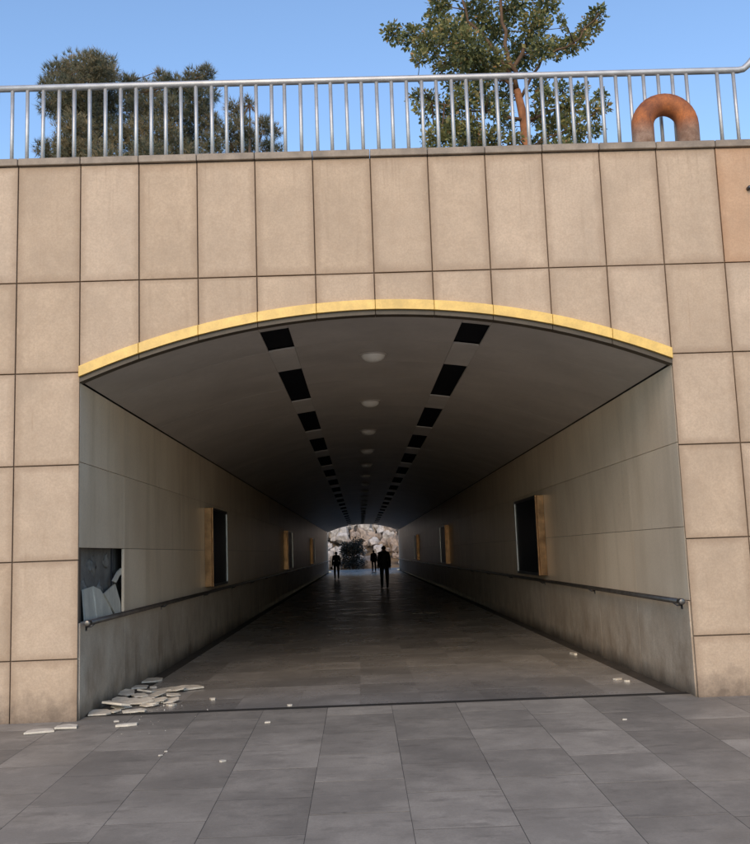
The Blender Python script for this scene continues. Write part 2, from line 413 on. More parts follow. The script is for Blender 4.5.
for i in range(len(xs) - 1):
    x0, x1 = xs[i] + J / 2, xs[i + 1] - J / 2
    inside = xs[i] >= -3.001 and xs[i + 1] <= 3.001
    zl = [-.5] + ROWS
    for j in range(6):
        z0, z1 = zl[j] + J / 2, zl[j + 1] - J / 2
        if inside and j < 4: continue
        jy = random.uniform(-.0025, .0025)
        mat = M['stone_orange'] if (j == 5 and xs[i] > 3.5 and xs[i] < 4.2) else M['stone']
        if xs[i + 1] == -3.0 and j < 4: x1_ = -3.0
        else: x1_ = x1
        x0_ = 3.0 if (abs(xs[i] - 3) < .01 and j < 4) else x0
        if inside and j == 4:
            n = NA; P = [(x0 + (x1 - x0) * t / n, arc(x0 + (x1 - x0) * t / n, .155)) for t in range(n + 1)] + [(x1, z1), (x0, z1)]
            me = prism('stone_slab', P, 'y', 0, .03, .003)
            o = link('stone_slab', me, mat, fw, (0, jy, 0))
        else:
            key = (round(x1_ - x0_, 3), j, mat.name)
            if key not in cache:
                w = x1_ - x0_; cache[key] = prism('stone_slab', [(-w / 2, z0), (w / 2, z0), (w / 2, z1), (-w / 2, z1)], 'y', 0, .03, .003)
            o = link('stone_slab', cache[key], mat, fw, ((x0_ + x1_) / 2, jy, 0), (0, 0, random.uniform(-.002, .002)))
# coping stones
for i in range(len(xs) - 1):
    w = xs[i + 1] - xs[i]; key = ('cop', round(w, 3))
    if key not in cache: cache[key] = box('coping_stone', -w / 2 + .003, w / 2 - .003, -.035, .50, TOP + .002, TOP + .078, .006)
    link('coping_stone', cache[key], M['coping'], fw, ((xs[i] + xs[i + 1]) / 2, random.uniform(-.003, .003), random.uniform(-.002, .002)))
# yellow arch trim, one piece per slab column
for i in range(10):
    a, b = -3 + .6 * i + .002, -3 + .6 * (i + 1) - .002
    n = 8
    P = [(a + (b - a) * t / n, arc(a + (b - a) * t / n, .050)) for t in range(n + 1)] + [(a + (b - a) * t / n, arc(a + (b - a) * t / n, .150)) for t in range(n, -1, -1)]
    link('arch_trim', prism('arch_trim', P, 'y', -.045, .10, .004), M['gold'], fw)
    Q = [(a + (b - a) * t / n, arc(a + (b - a) * t / n, 0)) for t in range(n + 1)] + [(a + (b - a) * t / n, arc(a + (b - a) * t / n, .0485)) for t in range(n, -1, -1)]
    link('soffit_edge', prism('soffit_edge', Q, 'y', -.012, .10, .003), M['soffit'], fw)
bp = at(748, 189, 0)
link('anchor_bolt', tube('anchor_bolt', [(bp.x, .01, bp.z), (bp.x, -.05, bp.z), (bp.x + .01, -.055, bp.z)], [.022, .022, .014], 8), M['dark_steel'], fw)

# ------------------------------------------------------------------ tunnel walls
PW = 1.8
for s, side in ((-1, 'left'), (1, 'right')):
    lab = 'panelled left tunnel wall with one panel missing near the mouth' if s < 0 else 'panelled right tunnel wall, its panels all in place, stained stone dado'
    tw = empty('tunnel_wall', (s * HW, 0, 0), lab, 'wall')
    # backing
    link('wall_backing', box('wall_backing', min(s * .13, s * .30), max(s * .13, s * .30), .14, LEN, -.3, 3.6), M['concrete'], tw)
    zr = [(.925, 1.6475), (1.6525, 2.4975), (2.5025, 3.297)]
    ys = [.045, 1.83] + [1.83 + PW * i for i in range(1, 13)]
    for r, (z0, z1) in enumerate(zr):
        for i in range(len(ys) - 1):
            if s < 0 and r == 0 and i == 0: continue
            w = ys[i + 1] - ys[i]
            key = ('wp', r, round(w, 3), s)
            if key not in cache: cache[key] = box('wall_panel', min(0, s * .03), max(0, s * .03), .0005, w - .0005, z0, z1, .001)
            link('wall_panel', cache[key], M['wall'], tw, (s * random.uniform(0, .002), ys[i], 0))
        link('wall_panel', box('wall_panel', min(0, s * .03), max(0, s * .03), ys[-1] + .002, LEN, z0, z1), M['wall'], tw)
    key = ('dado', s)
    for i in range(len(ys) - 1):
        w = ys[i + 1] - ys[i]
        link('dado_slab', box('dado_slab', min(-s * .012, s * .05), max(-s * .012, s * .05), .001, w - .001, -.09, .918, .003), M['dado'], tw, (0, ys[i], 0))
    link('dado_slab', box('dado_slab', min(-s * .012, s * .05), max(-s * .012, s * .05), ys[-1] + .002, LEN, -.09, .918), M['dado'], tw)

    if s < 0:
        hr = random.Random(8)
        for yy, zz, r_ in ((.35, 1.50, .085), (.95, 1.46, .10), (1.50, 1.52, .08), (.62, 1.22, .09), (1.25, 1.18, .095), (.30, 1.05, .08)):
            bm = bmesh.new(); bmesh.ops.create_icosphere(bm, subdivisions=3, radius=r_)
            for vv in bm.verts:
                vv.co *= 1 + .9 * noise.noise(vv.co * 16 + Vector((yy * 9, 0, 0))) + .4 * noise.noise(vv.co * 45); vv.co.x *= .16; vv.co.y *= 1.7
            link('mortar_dab', bmm('mortar_dab', bm, True), M['dab'], tw, (-.132, yy, zz))
        for yy in (.12, 1.74):
            link('fixing_strip', box('fixing_strip', -.13, -.105, yy - .02, yy + .02, .90, 1.70, .003), M['dark_steel'], tw)
# ------------------------------------------------------------------ ceiling
ce = bpy.data.objects.new('tunnel_ceiling', None)
n = 36
def arc_strip(name, xa, xb, y0, y1, dr=0.0, th=.02, n=8):
    V = []; Fc = []
    for i in range(n + 1):
        x = xa + (xb - xa) * i / n
        za, zb = arc(x, dr), arc(x, dr) + th
        V += [(x, y0, za), (x, y1, za), (x, y1, zb), (x, y0, zb)]
    for i in range(n):
        for k in range(4):
            Fc.append((i * 4 + k, i * 4 + (k + 1) % 4, (i + 1) * 4 + (k + 1) % 4, (i + 1) * 4 + k))
    Fc.append((0, 1, 2, 3)); e = n * 4; Fc.append((e + 3, e + 2, e + 1, e))
    return pyd(name, V, Fc)
bpy.data.objects.remove(ce)
ce = link('tunnel_ceiling', arc_strip('ceiling_backing', -2.999, 2.999, .145, LEN, .11, .06, 36), M['ceil_dark']); tag(ce, kind='structure')
PIT = 1.22
bounds = [(-2.988, -1.213), (-.907, .907), (1.213, 2.988)]
yrow = [.11, 1.25] + [1.25 + PIT * i for i in range(1, 21)]
for c, (xa, xb) in enumerate(bounds):
    for i in range(len(yrow) - 1):
        L = yrow[i + 1] - yrow[i]; key = ('cp', c, round(L, 3))
        if key not in cache: cache[key] = arc_strip('ceiling_panel', xa, xb, .004, L - .004, .012, .02, 12)
        link('ceiling_panel', cache[key], M['ceiling'], ce, (0, yrow[i], random.uniform(0, .002)))
    link('ceiling_panel', arc_strip('ceiling_panel', xa, xb, yrow[-1] + .002, LEN, .012, .02, 12), M['ceiling'], ce)
for s in (-1, 1):
    xa, xb = sorted((s * .910, s * 1.210))
    key = ('d1', s)
    link('dark_vent_panel', arc_strip('dark_vent_panel', xa, xb, .27, 1.25, .045, .02, 4), M['ceil_dark'], ce)
    link('ceiling_panel', arc_strip('ceiling_panel', xa, xb, .11, .268, .012, .02, 4), M['ceiling'], ce)
    y = 1.25
    dm = arc_strip('dark_vent_panel', xa, xb, .002, 2 * PIT - .002, .045, .02, 4)
    cm = arc_strip('ceiling_panel', xa, xb, .004, PIT - .004, .010, .02, 4)
    while y < LEN - 4:
        link('ceiling_panel', cm, M['ceiling_strip'], ce, (0, y, 0)); link('dark_vent_panel', dm, M['ceil_dark'], ce, (0, y + PIT, 0)); y += 3 * PIT
    link('ceiling_panel', arc_strip('ceiling_panel', xa, xb, y, LEN, .012, .02, 4), M['ceiling'], ce)

# dome lamps down the middle of the ceiling
dome = lathe('dome', [(.150, 0), (.148, -.02), (.135, -.05), (.105, -.075), (.06, -.092), (.0, -.097)][:-1] + [(.005, -.097)], 24)
ring = lathe('mounting_ring', [(.172, .0), (.172, -.012), (.160, -.022), (.1495, -.022)], 24)
ORD = ['nearest the arch', 'second from the arch', 'third from the arch', 'fourth from the arch', 'fifth from the arch', 'sixth from the arch']
for i in range(19):
    y = 1.99 + 3.66 * i
    L = empty('ceiling_lamp', (0, y, ZA + .012), ('unlit frosted dome lamp on the tunnel ceiling, ' + ORD[i]) if i < 6 else 'tiny unlit dome lamp in the dark far part of the tunnel ceiling', 'lamp', 'dome lamps along the ceiling')
    link('dome', dome, M['lamp_dome'], L); link('mounting_ring', ring, M['ceiling'], L)

# ------------------------------------------------------------------ handrails
for s in (-1, 1):
    h = empty('handrail', (s * 2.90, 0, .92), 'steel handrail along the %s tunnel wall%s' % (('left', ' just below the broken panel opening') if s < 0 else ('right', ' with its bright end by the mouth')), 'handrail')
    link('rail_tube', tube('rail_tube', [(0, .02, 0), (0, 8, 0), (0, LEN - .5, 0)], .027, 12), M['dark_rail'], h)
    link('end_cap', tube('end_cap', [(0, -.035, 0), (0, -.03, 0), (0, .02, 0), (0, .06, 0)], [.022, .031, .031, .027], 14), M['dark_rail'], h)
    brk = tube('bracket', [(0, 0, -.02), (s * .04, 0, -.05), (s * .088, 0, -.05)], .009, 8)
    pl = box('bracket_plate', s * .086 if s > 0 else -.092, .092 if s > 0 else -.086, -.03, .03, -.09, -.01, .002)
    for i in range(20):
        b = link('bracket', brk, M['dark_steel'], h, (0, .25 + 3.6 * i, 0)); link('bracket_plate', pl, M['dark_steel'], b)

# ------------------------------------------------------------------ display cases on the walls
def display_case(s, y0, y1, label):
    t = empty('display_case', (s * 3.0, y0, 1.0), label, 'display case', 'shallow display cases along the walls')
    D, W_, Hh = .145, y1 - y0, 1.40
    def X(a, b): return min(-s * a, -s * b), max(-s * a, -s * b)
    link('housing', box('housing', *X(-.004, D - .02), 0, W_, 0, Hh, .006), M['warm_steel'], t)
    f = link('front_frame', box('front_frame', *X(D - .018, D + .010), 0.0, .03, 0, Hh, .003), M['warm_steel'], t)
    link('front_frame', box('front_frame', *X(D - .018, D + .010), W_ - .05, W_, 0, Hh, .003), M['steel'], t)
    link('front_frame', box('front_frame', *X(D - .018, D + .007), .05, W_ - .05, 0, .05, .003), M['dark_steel'], t)
    link('front_frame', box('front_frame', *X(D - .018, D + .007), .05, W_ - .05, Hh - .05, Hh, .003), M['dark_steel'], t)
    link('glass', box('glass', *X(D - .019, D - .008), .05, W_ - .05, .05, Hh - .05), M['black_glass'], t)
    lk = tube('latch', [(-s * (D + .008), .025, .62), (-s * (D + .022), .025, .62)], .012, 8); link('latch', lk, M['dark_steel'], t)
for s, side in ((-1, 'left'), (1, 'right')):
    y0 = 7.65 if s < 0 else 7.2
    display_case(s, y0, 9.5, 'steel display case with black glass on the %s tunnel wall, nearest the mouth' % side)
    display_case(s, 25.3, 27.6, 'second steel display case from the mouth on the %s tunnel wall' % side)
    display_case(s, 43.3, 45.6, 'far steel display case on the %s tunnel wall, third from the mouth' % side)

# ------------------------------------------------------------------ broken panel opening: shards standing in it
def wall_shard(pp, X0, th, tilt, label):
    P = [atx(u, v, X0) for u, v in pp]
    c = sum(P, Vector()) / len(P); zb = min(p.z for p in P)
    pts = [(p.y - c.y, p.z - zb) for p in P]
    o = link('panel_shard', prism('panel_shard', pts, 'x', -th / 2, th / 2, .003), M['panel_shard'], None, (X0, c.y, zb), (0, tilt, 0))
    tag(o, label, 'shard', 'broken pieces standing in the panel opening')
M['panel_shard'] = m_simple('panel_shard', (.62, .58, .49), .6, 0, .2, 5, .1, (.1, 26, .7))
z4 = lambda x, y: (70 + x / 6.25, 530 + y / 6.25)
wall_shard([z4(88, 372), z4(150, 352), z4(165, 575), z4(92, 592)], -3.075, .02, -.05, 'tall ribbed shard at the left end of the broken panel opening')
wall_shard([z4(152, 352), z4(192, 372), z4(232, 440), z4(272, 545), z4(168, 575)], -3.065, .02, -.04, 'wide slanting shard in the middle of the broken panel opening')
wall_shard([z4(214, 398), z4(284, 336), z4(326, 505), z4(284, 535)], -3.05, .02, -.03, 'four-sided leaning shard at the right of the broken panel opening')
wall_shard([z4(264, 318), z4(298, 258), z4(318, 238), z4(334, 244), z4(330, 268), z4(306, 284), z4(284, 330)], -3.04, .02, -.0, 'small curved shard hanging at the right edge of the opening')

# ------------------------------------------------------------------ debris on the ground
def shard_mesh(w, d, th, seed, n=6):
    r = random.Random(seed); x, y = w / 2, d / 2; A = []
    cuts = r.sample(range(4), 2 if n > 4 else 1)
    for k, (sx_, sy_) in enumerate(((-1, -1), (1, -1), (1, 1), (-1, 1))):
        jx, jy = x * r.uniform(.82, 1.1), y * r.uniform(.82, 1.1)
        if k in cuts:
            u, v = r.uniform(.35, .95), r.uniform(.35, .95)
            q = [(sx_ * jx * (1 - u), sy_ * jy), (sx_ * jx, sy_ * jy * (1 - v))]
            A += q if k in (1, 3) else q[::-1]
        else: A.append((sx_ * jx, sy_ * jy))
    return prism('tile_shard', A, 'z', th, 0, .002)
def gh(y): return gz(y) if y < .2 else 0
def shard(px, py, w, d, rz, z=0.0, tx=0, ty=0, label=None, th=.02, seed=None, n=4):
    dd = ray(px, py); t = (0 + z - CAM.z) / dd.z; p = CAM + dd * t
    if p.y < 0:
        t = (z + SLOPE * CAM.y - CAM.z) / (dd.z - SLOPE * dd.y); p = CAM + dd * t
    if label is None: n = 4 + int(px) % 3
    zz = gh(p.y) + z + .002 + abs(math.sin(tx)) * d * .5 + abs(math.sin(ty)) * w * .5
    o = link('tile_shard', shard_mesh(w, d, th, seed or int(px * 7 + py)), M['shard'], None, (p.x, p.y, zz), (tx, ty, rz))
    tag(o, label or 'white broken tile shard in the heap at the foot of the left tunnel wall', 'shard', 'broken tile shards')
shard(40, 732, .26, .16, .3, 0, 0, 0, 'pointed white shard farthest left, in front of the tan facade', .016, 11, 5)
shard(66, 728, .20, .17, .15, 0, 0, .03, 'squarish white shard lying against the foot of the left facade corner', .018, 5, 4)
shard(83, 715, .10, .10, .5, 0, 0, 0, 'small white shard just inside the left facade corner')
shard(100, 714, .22, .28, .2, 0, .03, 0, 'cream slab-like shard at the left tip of the heap', .018, 3, 4)
hp = random.Random(31)
for (u, v, w, d, z) in [(116, 713, .24, .16, 0), (129, 712, .30, .14, .004), (141, 710, .30, .14, .006), (122, 708, .26, .2, .02), (135, 706, .32, .18, .03), (150, 706, .24, .18, .012), (118, 702, .28, .24, .02),
                        (130, 702, .24, .2, .045), (143, 701, .30, .2, .05), (156, 702, .26, .2, .03), (168, 701, .22, .18, .012), (125, 697, .26, .3, .03), (148, 697, .28, .22, .02), (162, 697, .26, .2, .03),
                        (174, 698, .18, .16, 0), (160, 692, .30, .18, .004), (172, 691, .26, .18, .012), (181, 690, .28, .16, .004), (136, 699, .16, .2, .07), (152, 703, .16, .12, .05), (163, 704, .16, .12, .02)]:
    q = hp.uniform(.62, .95)
    shard(u + hp.uniform(-3, 5), v + hp.uniform(-2, 2), w * q, d * hp.uniform(.6, 1.1), hp.uniform(-.6, .8), z * .45, hp.uniform(.02, .20), hp.uniform(-.14, .14), None, hp.uniform(.008, .014))
shard(190, 689, .26, .20, .6, .005, .05, 0, 'white shard at the right tip of the broken tile heap', .02, 9, 5)
shard(139, 688, .22, .22, .1, 0); shard(152, 681, .26, .34, .2, 0, 0, 0, 'thin white shard farthest back along the left wall')
shard(153, 688, .08, .1, .3); shard(146, 694, .14, .16, 1.2, .02, .1, .2); shard(118, 707, .18, .26, 1.4, .04, .12, .1)
shard(127, 726, .19, .10, .05, 0, 0, 0, 'lone wedge-shaped white shard in front of the heap', .02, 21, 4)
shard(116, 722, .05, .05, .4, 0, 0, 0, 'small white chip in front of the broken tile heap', .012)
shard(172, 706, .10, .1, .7)
CH = 'scattered small white chip on the floor'
shard(213, 700, .06, .07, .4, 0, 0, 0, 'white chip alone right of the broken tile heap', .02)
shard(290, 706, .045, .06, .4, 0, 0, 0, 'white chip lying just inside the drain line', .015)
shard(268, 723, .05, .05, 1.4, 0, 0, 0, 'white chip on the paving just outside the drain line', .012)
shard(222, 762, .045, .05, .9, 0, 0, 0, 'white chip farther out on the left paving', .012)
shard(160, 756, .03, .03, .9, 0, 0, 0, 'tiny chip on the paving joint in front of the heap', .008)
shard(166, 752, .025, .03, .2, 0, 0, 0, 'tiny chip beside another on the left paving joint', .008)
shard(574, 655, .05, .16, .2, 0, 0, 0, 'scrap of white litter deeper in along the right gutter', .03)
shard(618, 680, .10, .06, .5, 0, 0, 0, 'larger scrap of white litter by the right gutter', .018)
shard(627, 682, .05, .07, 1.2, 0, 0, 0, 'small scrap of white litter by the right gutter', .02)
shard(625, 720, .04, .04, 1.2, 0, 0, 0, 'white speck on the right paving outside', .008)
rr = random.Random(4); V = []; Fc = []
for i in range(110):
    px, py = rr.gauss(140, 30), rr.gauss(712, 11)
    dd = ray(px, py); p = CAM + dd * ((0 - CAM.z) / dd.z)
    if p.x < -2.93 and p.y > -.05: continue
    if p.y < 0: p.z = gz(p.y)
    s = rr.choice((.003, .004, .005, .007, .012)); b = len(V)
    for k in range(3):
        a = rr.uniform(0, 6.28); V.append((p.x + math.cos(a) * s, p.y + math.sin(a) * s, p.z + .001))
    V.append((p.x, p.y, p.z + s)); Fc += [(b, b + 1, b + 3), (b + 1, b + 2, b + 3), (b + 2, b, b + 3)]
o = link('tile_crumbs', pyd('tile_crumbs', V, Fc), M['shard']); tag(o, 'tiny white tile crumbs around the broken tile heap', 'crumbs', kind='stuff')

# ------------------------------------------------------------------ railing on the wall top
RY = .38
rg = empty('railing', (0, RY, TOP + .078), 'steel tube railing along the top of the tan wall', 'railing')
bz = TOP + .078
tops = [13, 28, 43.4, 59.2, 74.6, 90, 105.6, 120.8, 136, 151.3, 165.6, 181, 196, 211.6, 226.2, 241.5, 256, 271, 284, 300, 316, 330.5, 346.2, 361, 376.5, 391, 406, 421, 436, 451, 465.6, 481, 496, 510.6, 525.6, 541, 555.6, 570.6, 585.6, 600.6, 615, 629, 643, 657.6, 671.5, 686, 716.5, 733]
RZ = 6.645
bx_ = [at(u, 92 - u * .026, RY).x for u in tops]
step = .165
bx_ = [bx_[0] - step * k for k in range(30, 0, -1)] + bx_
RTOP = RZ - bz
bal = tube('baluster', [(0, 0, 0), (0, 0, .5), (0, 0, RTOP - .02)], .0205, 10)
foot = lathe('base_flange', [(.045, 0), (.045, .008), (.03, .012)], 12)
for x in bx_:
    b = link('baluster', bal, M['galv'], rg, (x, 0, 0), (random.uniform(-.004, .004), random.uniform(-.004, .004), random.uniform(0, 3)))
    link('base_flange', foot, M['galv'], b)
xe = at(743, 69, RY).x
link('top_rail', tube('top_rail', [(bx_[0] - .3, 0, RTOP), (0, 0, RTOP), (xe - .06, 0, RTOP), (xe, 0, RTOP + .012), (xe + .06, 0, RTOP + .06), (xe + .22, 0, RTOP + .24), (xe + .28, 0, RTOP + .27), (xe + 5, 0, RTOP + .27)], .037, 12), M['galv'], rg)
ball2 = tube('baluster', [(0, 0, 0), (0, 0, .5), (0, 0, RTOP + .25)], .0235, 10)
for k in range(30):
    x = xe + .26 + step * k
    b = link('baluster', ball2 if k else tube('baluster', [(0, 0, 0), (0, 0, .5), (0, 0, RTOP + .26)], .04, 10), M['galv'] if k else M['dark_steel'], rg, (x, 0, 0))

# ------------------------------------------------------------------ rusted pipe
PY = .16
c0 = at(642, 120, PY); c1 = at(687, 120, PY)
cx = (c0.x + c1.x) / 2; rr_ = (c1.x - c0.x) / 2; pr = .118
zt = at(665, 94.5, PY).z - pr - rr_
pp = [(cx - rr_, PY, TOP + .07), (cx - rr_, PY, (TOP + zt) / 2), (cx - rr_, PY, zt)] + [(cx - rr_ * math.cos(a), PY, zt + rr_ * math.sin(a)) for a in [math.pi * k / 16 for k in range(1, 16)]] + [(cx + rr_, PY, zt), (cx + rr_, PY, (TOP + zt) / 2), (cx + rr_, PY, TOP + .07)]
base = Vector((cx, PY, TOP + .07))
vp = empty('vent_pipe', base, 'rusted U-bent vent pipe standing on the wall top before the railing', 'pipe')
link('pipe_bend', tube('pipe_bend', [Vector(p) - base for p in pp], pr, 20), M['rust'], vp)
fl_ = lathe('weld_collar', [(pr + .012, 0), (pr + .012, .012), (pr + .002, .02)], 20)
for s in (-1, 1): link('weld_collar', fl_, M['rust'], vp, (s * rr_, 0, .012))

# ------------------------------------------------------------------ trees on the embankment
def foliage_mesh(name, clumps, kind, rng, Y0, size=1.0):
    V = []; Fc = []; T = []
    for (c, r, dens) in clumps:
        ct = rng.uniform(-.12, .12)
        n = int(dens)
        for _ in range(n):
            d = Vector((rng.gauss(0, .50), rng.gauss(0, .50), rng.gauss(0, .50)))
            if d.length > 1.25: d *= .6
            p = c + Vector((d.x * r, d.y * r * 1.25, d.z * r * .85))
            out = (d + Vector((rng.gauss(0, .5), rng.gauss(0, .5), rng.gauss(.1, .5)))).normalized()
            b = len(V)
            if kind == 'leaf':
                L = rng.choice((.035, .05, .06, .075, .095)) * rng.uniform(.85, 1.15) * size; w = L * rng.uniform(.5, .75)
                a = out.orthogonal(); a.rotate(Matrix.Rotation(rng.uniform(0, 6.28), 3, out)); e = out.cross(a).normalized(); a.normalize()
                V += [tuple(p), tuple(p + out * L * .45 + e * w * .5 + a * L * .08), tuple(p + out * L), tuple(p + out * L * .45 - e * w * .5 + a * L * .08)]
                Fc += [(b, b + 1, b + 2), (b, b + 2, b + 3)]
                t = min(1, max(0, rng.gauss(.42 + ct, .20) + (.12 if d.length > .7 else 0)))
                T += [t] * 4
            else:
                t0 = min(1, max(0, rng.gauss(.42 + ct, .18)))
                for k in range(7):
                    q = (out + Vector((rng.gauss(0, .45), rng.gauss(0, .45), rng.gauss(.25, .4)))).normalized()
                    L = rng.uniform(.07, .15); e = q.orthogonal().normalized() * .006; b = len(V)
                    V += [tuple(p - e), tuple(p + e), tuple(p + q * L)]; Fc.append((b, b + 1, b + 2)); T += [t0, t0, min(1, t0 + .25)]
    me = pyd(name, V, Fc)
    at_ = me.attributes.new('tint', 'FLOAT', 'POINT'); at_.data.foreach_set('value', T)
    return me
def tree(name, base, trunk_path, trunk_r, limbs, clumps, kind, label, cat, group, matf, matb, seed, Yc):
    rng = random.Random(seed)
    t = empty(name, base, label, cat, group); base = Vector(base)
    V, Fc = tube_data([Vector(p) - base for p in trunk_path], trunk_r, 10)
    limb_pts = [Vector(p) for p in trunk_path[len(trunk_path) // 2:]]
    VL = []; FL = []
    for path, r0 in limbs:
        P = [Vector(p) for p in path]; n = len(P)
        fine = []
        for i in range(n - 1):
            for k in range(4):
                q = P[i].lerp(P[i + 1], k / 4); fine.append(q + Vector((rng.gauss(0, .02), rng.gauss(0, .02), rng.gauss(0, .02))) if (i or k) else q)
        fine.append(P[-1]); limb_pts += fine
        tube_data([p - base for p in fine], [r0 * (1 - .8 * i / (len(fine) - 1)) for i in range(len(fine))], 7, VL, FL)
    for c, r, d in clumps:
        q = min(limb_pts, key=lambda w: (w - c).length + (.35 if w.z > c.z else 0)); mid = q.lerp(c, .5) + Vector((rng.gauss(0, .06), rng.gauss(0, .06), rng.gauss(0, .06)))
        tube_data([q - base, mid - base, c - base], [.014, .009, .004], 5, VL, FL)
        for _ in range(4):
            dv = Vector((rng.gauss(0, 1), rng.gauss(0, 1), rng.gauss(.2, 1))).normalized()
            tube_data([mid.lerp(c, .6) - base, c + dv * r * .8 - base], [.005, .002], 4, VL, FL)
    tr = link('trunk', pyd('trunk', V, Fc, True), matb, t)
    if VL: link('limbs', pyd('limbs', VL, FL, True), M['twig'], tr)
    me = foliage_mesh('crown', [(c - base, r, d) for c, r, d in clumps], kind, rng, Yc)
    link('crown', me, matf, t)
    return t
rng = random.Random(3)
def cl(lst, Y, depth, k, S=60.0):
    out = []
    for u, v, r in lst:
        yy = Y + rng.uniform(-depth, depth); out.append((at(u, v, yy), r / S * (1 + (yy - Y) * .05), k * r * r))
    return out
TY = 6.0
A = lambda u, v, dy=0: at(u, v, TY + dy)
b0 = A(527, 150); tb = Vector((b0.x + .05, TY, 5.5))
leafc = [(392, 33, 9), (410, 37, 12), (428, 45, 15), (437, 22, 13), (457, 62, 15), (452, 34, 16), (470, 48, 18), (476, 15, 18), (440, 3, 12), (490, 62, 16), (497, 32, 17),
         (512, 8, 15), (522, 55, 17), (533, 27, 15), (545, 5, 14), (541, 50, 12), (556, 48, 11), (570, 45, 11), (582, 40, 9), (590, 27, 11), (598, 14, 8), (562, 19, 4), (563, 28, 3), (502, 72, 13), (474, 72, 12),
         (420, 58, 7), (440, 68, 8), (455, -25, 20), (490, -35, 24), (528, -30, 22), (505, -75, 26), (470, -70, 22), (540, -65, 20), (500, -115, 24),
         (418, 97, 7), (430, 101, 9), (446, 112, 12), (438, 140, 14), (464, 100, 14), (470, 130, 15), (489, 106, 12), (490, 140, 13), (504, 96, 10), (545, 100, 12), (551, 128, 13),
         (570, 105, 11), (576, 128, 12), (590, 112, 9), (595, 130, 8), (600, 95, 6), (442, 126, 7), (535, 148, 11), (458, 150, 11), (562, 88, 7), (480, 155, 14), (560, 150, 12), (505, 125, 8), (425, 120, 4), (430, 155, 10), (585, 150, 7), (455, 86, 10), (480, 88, 11), (540, 86, 9), (580, 92, 8), (515, 140, 8), (500, 112, 9), (538, 118, 9), (562, 118, 9), (452, 130, 10), (475, 148, 10), (570, 145, 10), (604, 108, 5), (422, 108, 6)]
trunkp = [tb, (tb.x - .02, TY, 6.8), b0, A(524, 120), A(517, 90)]
limbs = [([A(517, 90), A(480, 57, .2), A(432, 42, .3), A(392, 33, .2)], .034), ([A(517, 90), A(508, 55, -.2), A(500, 10, -.2), A(497, -60, 0), A(500, -110)], .045),
         ([A(520, 100), A(545, 56, -.3), A(572, 44, -.4), A(598, 14, -.4)], .03), ([A(524, 120), A(560, 108, .4), A(597, 118, .5)], .035),
         ([A(524, 120), A(485, 112, -.4), A(432, 103, -.3)], .035), ([A(515, 80), A(470, 20, -.5), A(450, -30, -.5)], .04), ([A(512, 70), A(540, 10, .5), A(545, -60, .6)], .04)]
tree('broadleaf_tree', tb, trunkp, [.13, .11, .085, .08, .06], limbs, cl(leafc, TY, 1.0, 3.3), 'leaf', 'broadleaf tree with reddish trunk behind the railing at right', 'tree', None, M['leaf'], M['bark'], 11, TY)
PYc = 6.5
pa = [(60, 76, 11), (75, 70, 12), (95, 70, 14), (108, 76, 10), (93, 62, 7), (48, 90, 9), (70, 95, 16), (95, 95, 17), (60, 108, 11), (85, 115, 16), (108, 110, 14), (46, 108, 5), (75, 132, 14), (100, 135, 16), (66, 150, 11), (90, 152, 14), (45, 150, 7), (113, 61, 3), (80, 165, 18), (105, 165, 16), (52, 165, 9)]
pb_ = [(130, 82, 6), (130, 96, 12), (150, 95, 13), (166, 82, 6), (160, 77, 5), (175, 91, 11), (194, 82, 10), (206, 76, 7), (207, 68, 3), (195, 100, 14), (213, 95, 6), (140, 115, 15), (170, 115, 16), (200, 120, 14), (130, 140, 16), (160, 140, 17), (190, 142, 15), (213, 125, 8), (213, 145, 10), (150, 165, 18), (185, 165, 18)]
pc = [(235, 111, 8), (240, 130, 10), (249, 106, 4), (250, 140, 8), (264, 126, 7), (275, 131, 5), (270, 146, 6), (235, 150, 9), (249, 99, 2), (255, 160, 12), (278, 150, 4), (228, 135, 6)]
def pine(cl_, u, vt, Y, label, seed, r0):
    g = at(u, vt, Y); b = Vector((g.x, Y, 5.5))
    tp = [b, (b.x, Y, (5.5 + g.z) / 2), (g.x + .03, Y, g.z)]
    tree('pine_tree', b, tp, [r0, r0 * .7, r0 * .15], [], cl(cl_, Y, .8, 2.6, 47), 'needle', label, 'pine', 'pines behind the railing', M['needle'], M['pine_bark'], seed, Y)
pine(pa, 88, 66, PYc, 'rounded bushy pine farthest left behind the railing', 21, .10)
pine(pb_, 180, 84, PYc + .4, 'pine with two pointed tops, middle of the three behind the railing', 22, .10)
pine(pc, 248, 104, PYc - .2, 'small thin pine, right of the other pines behind the railing', 23, .06)

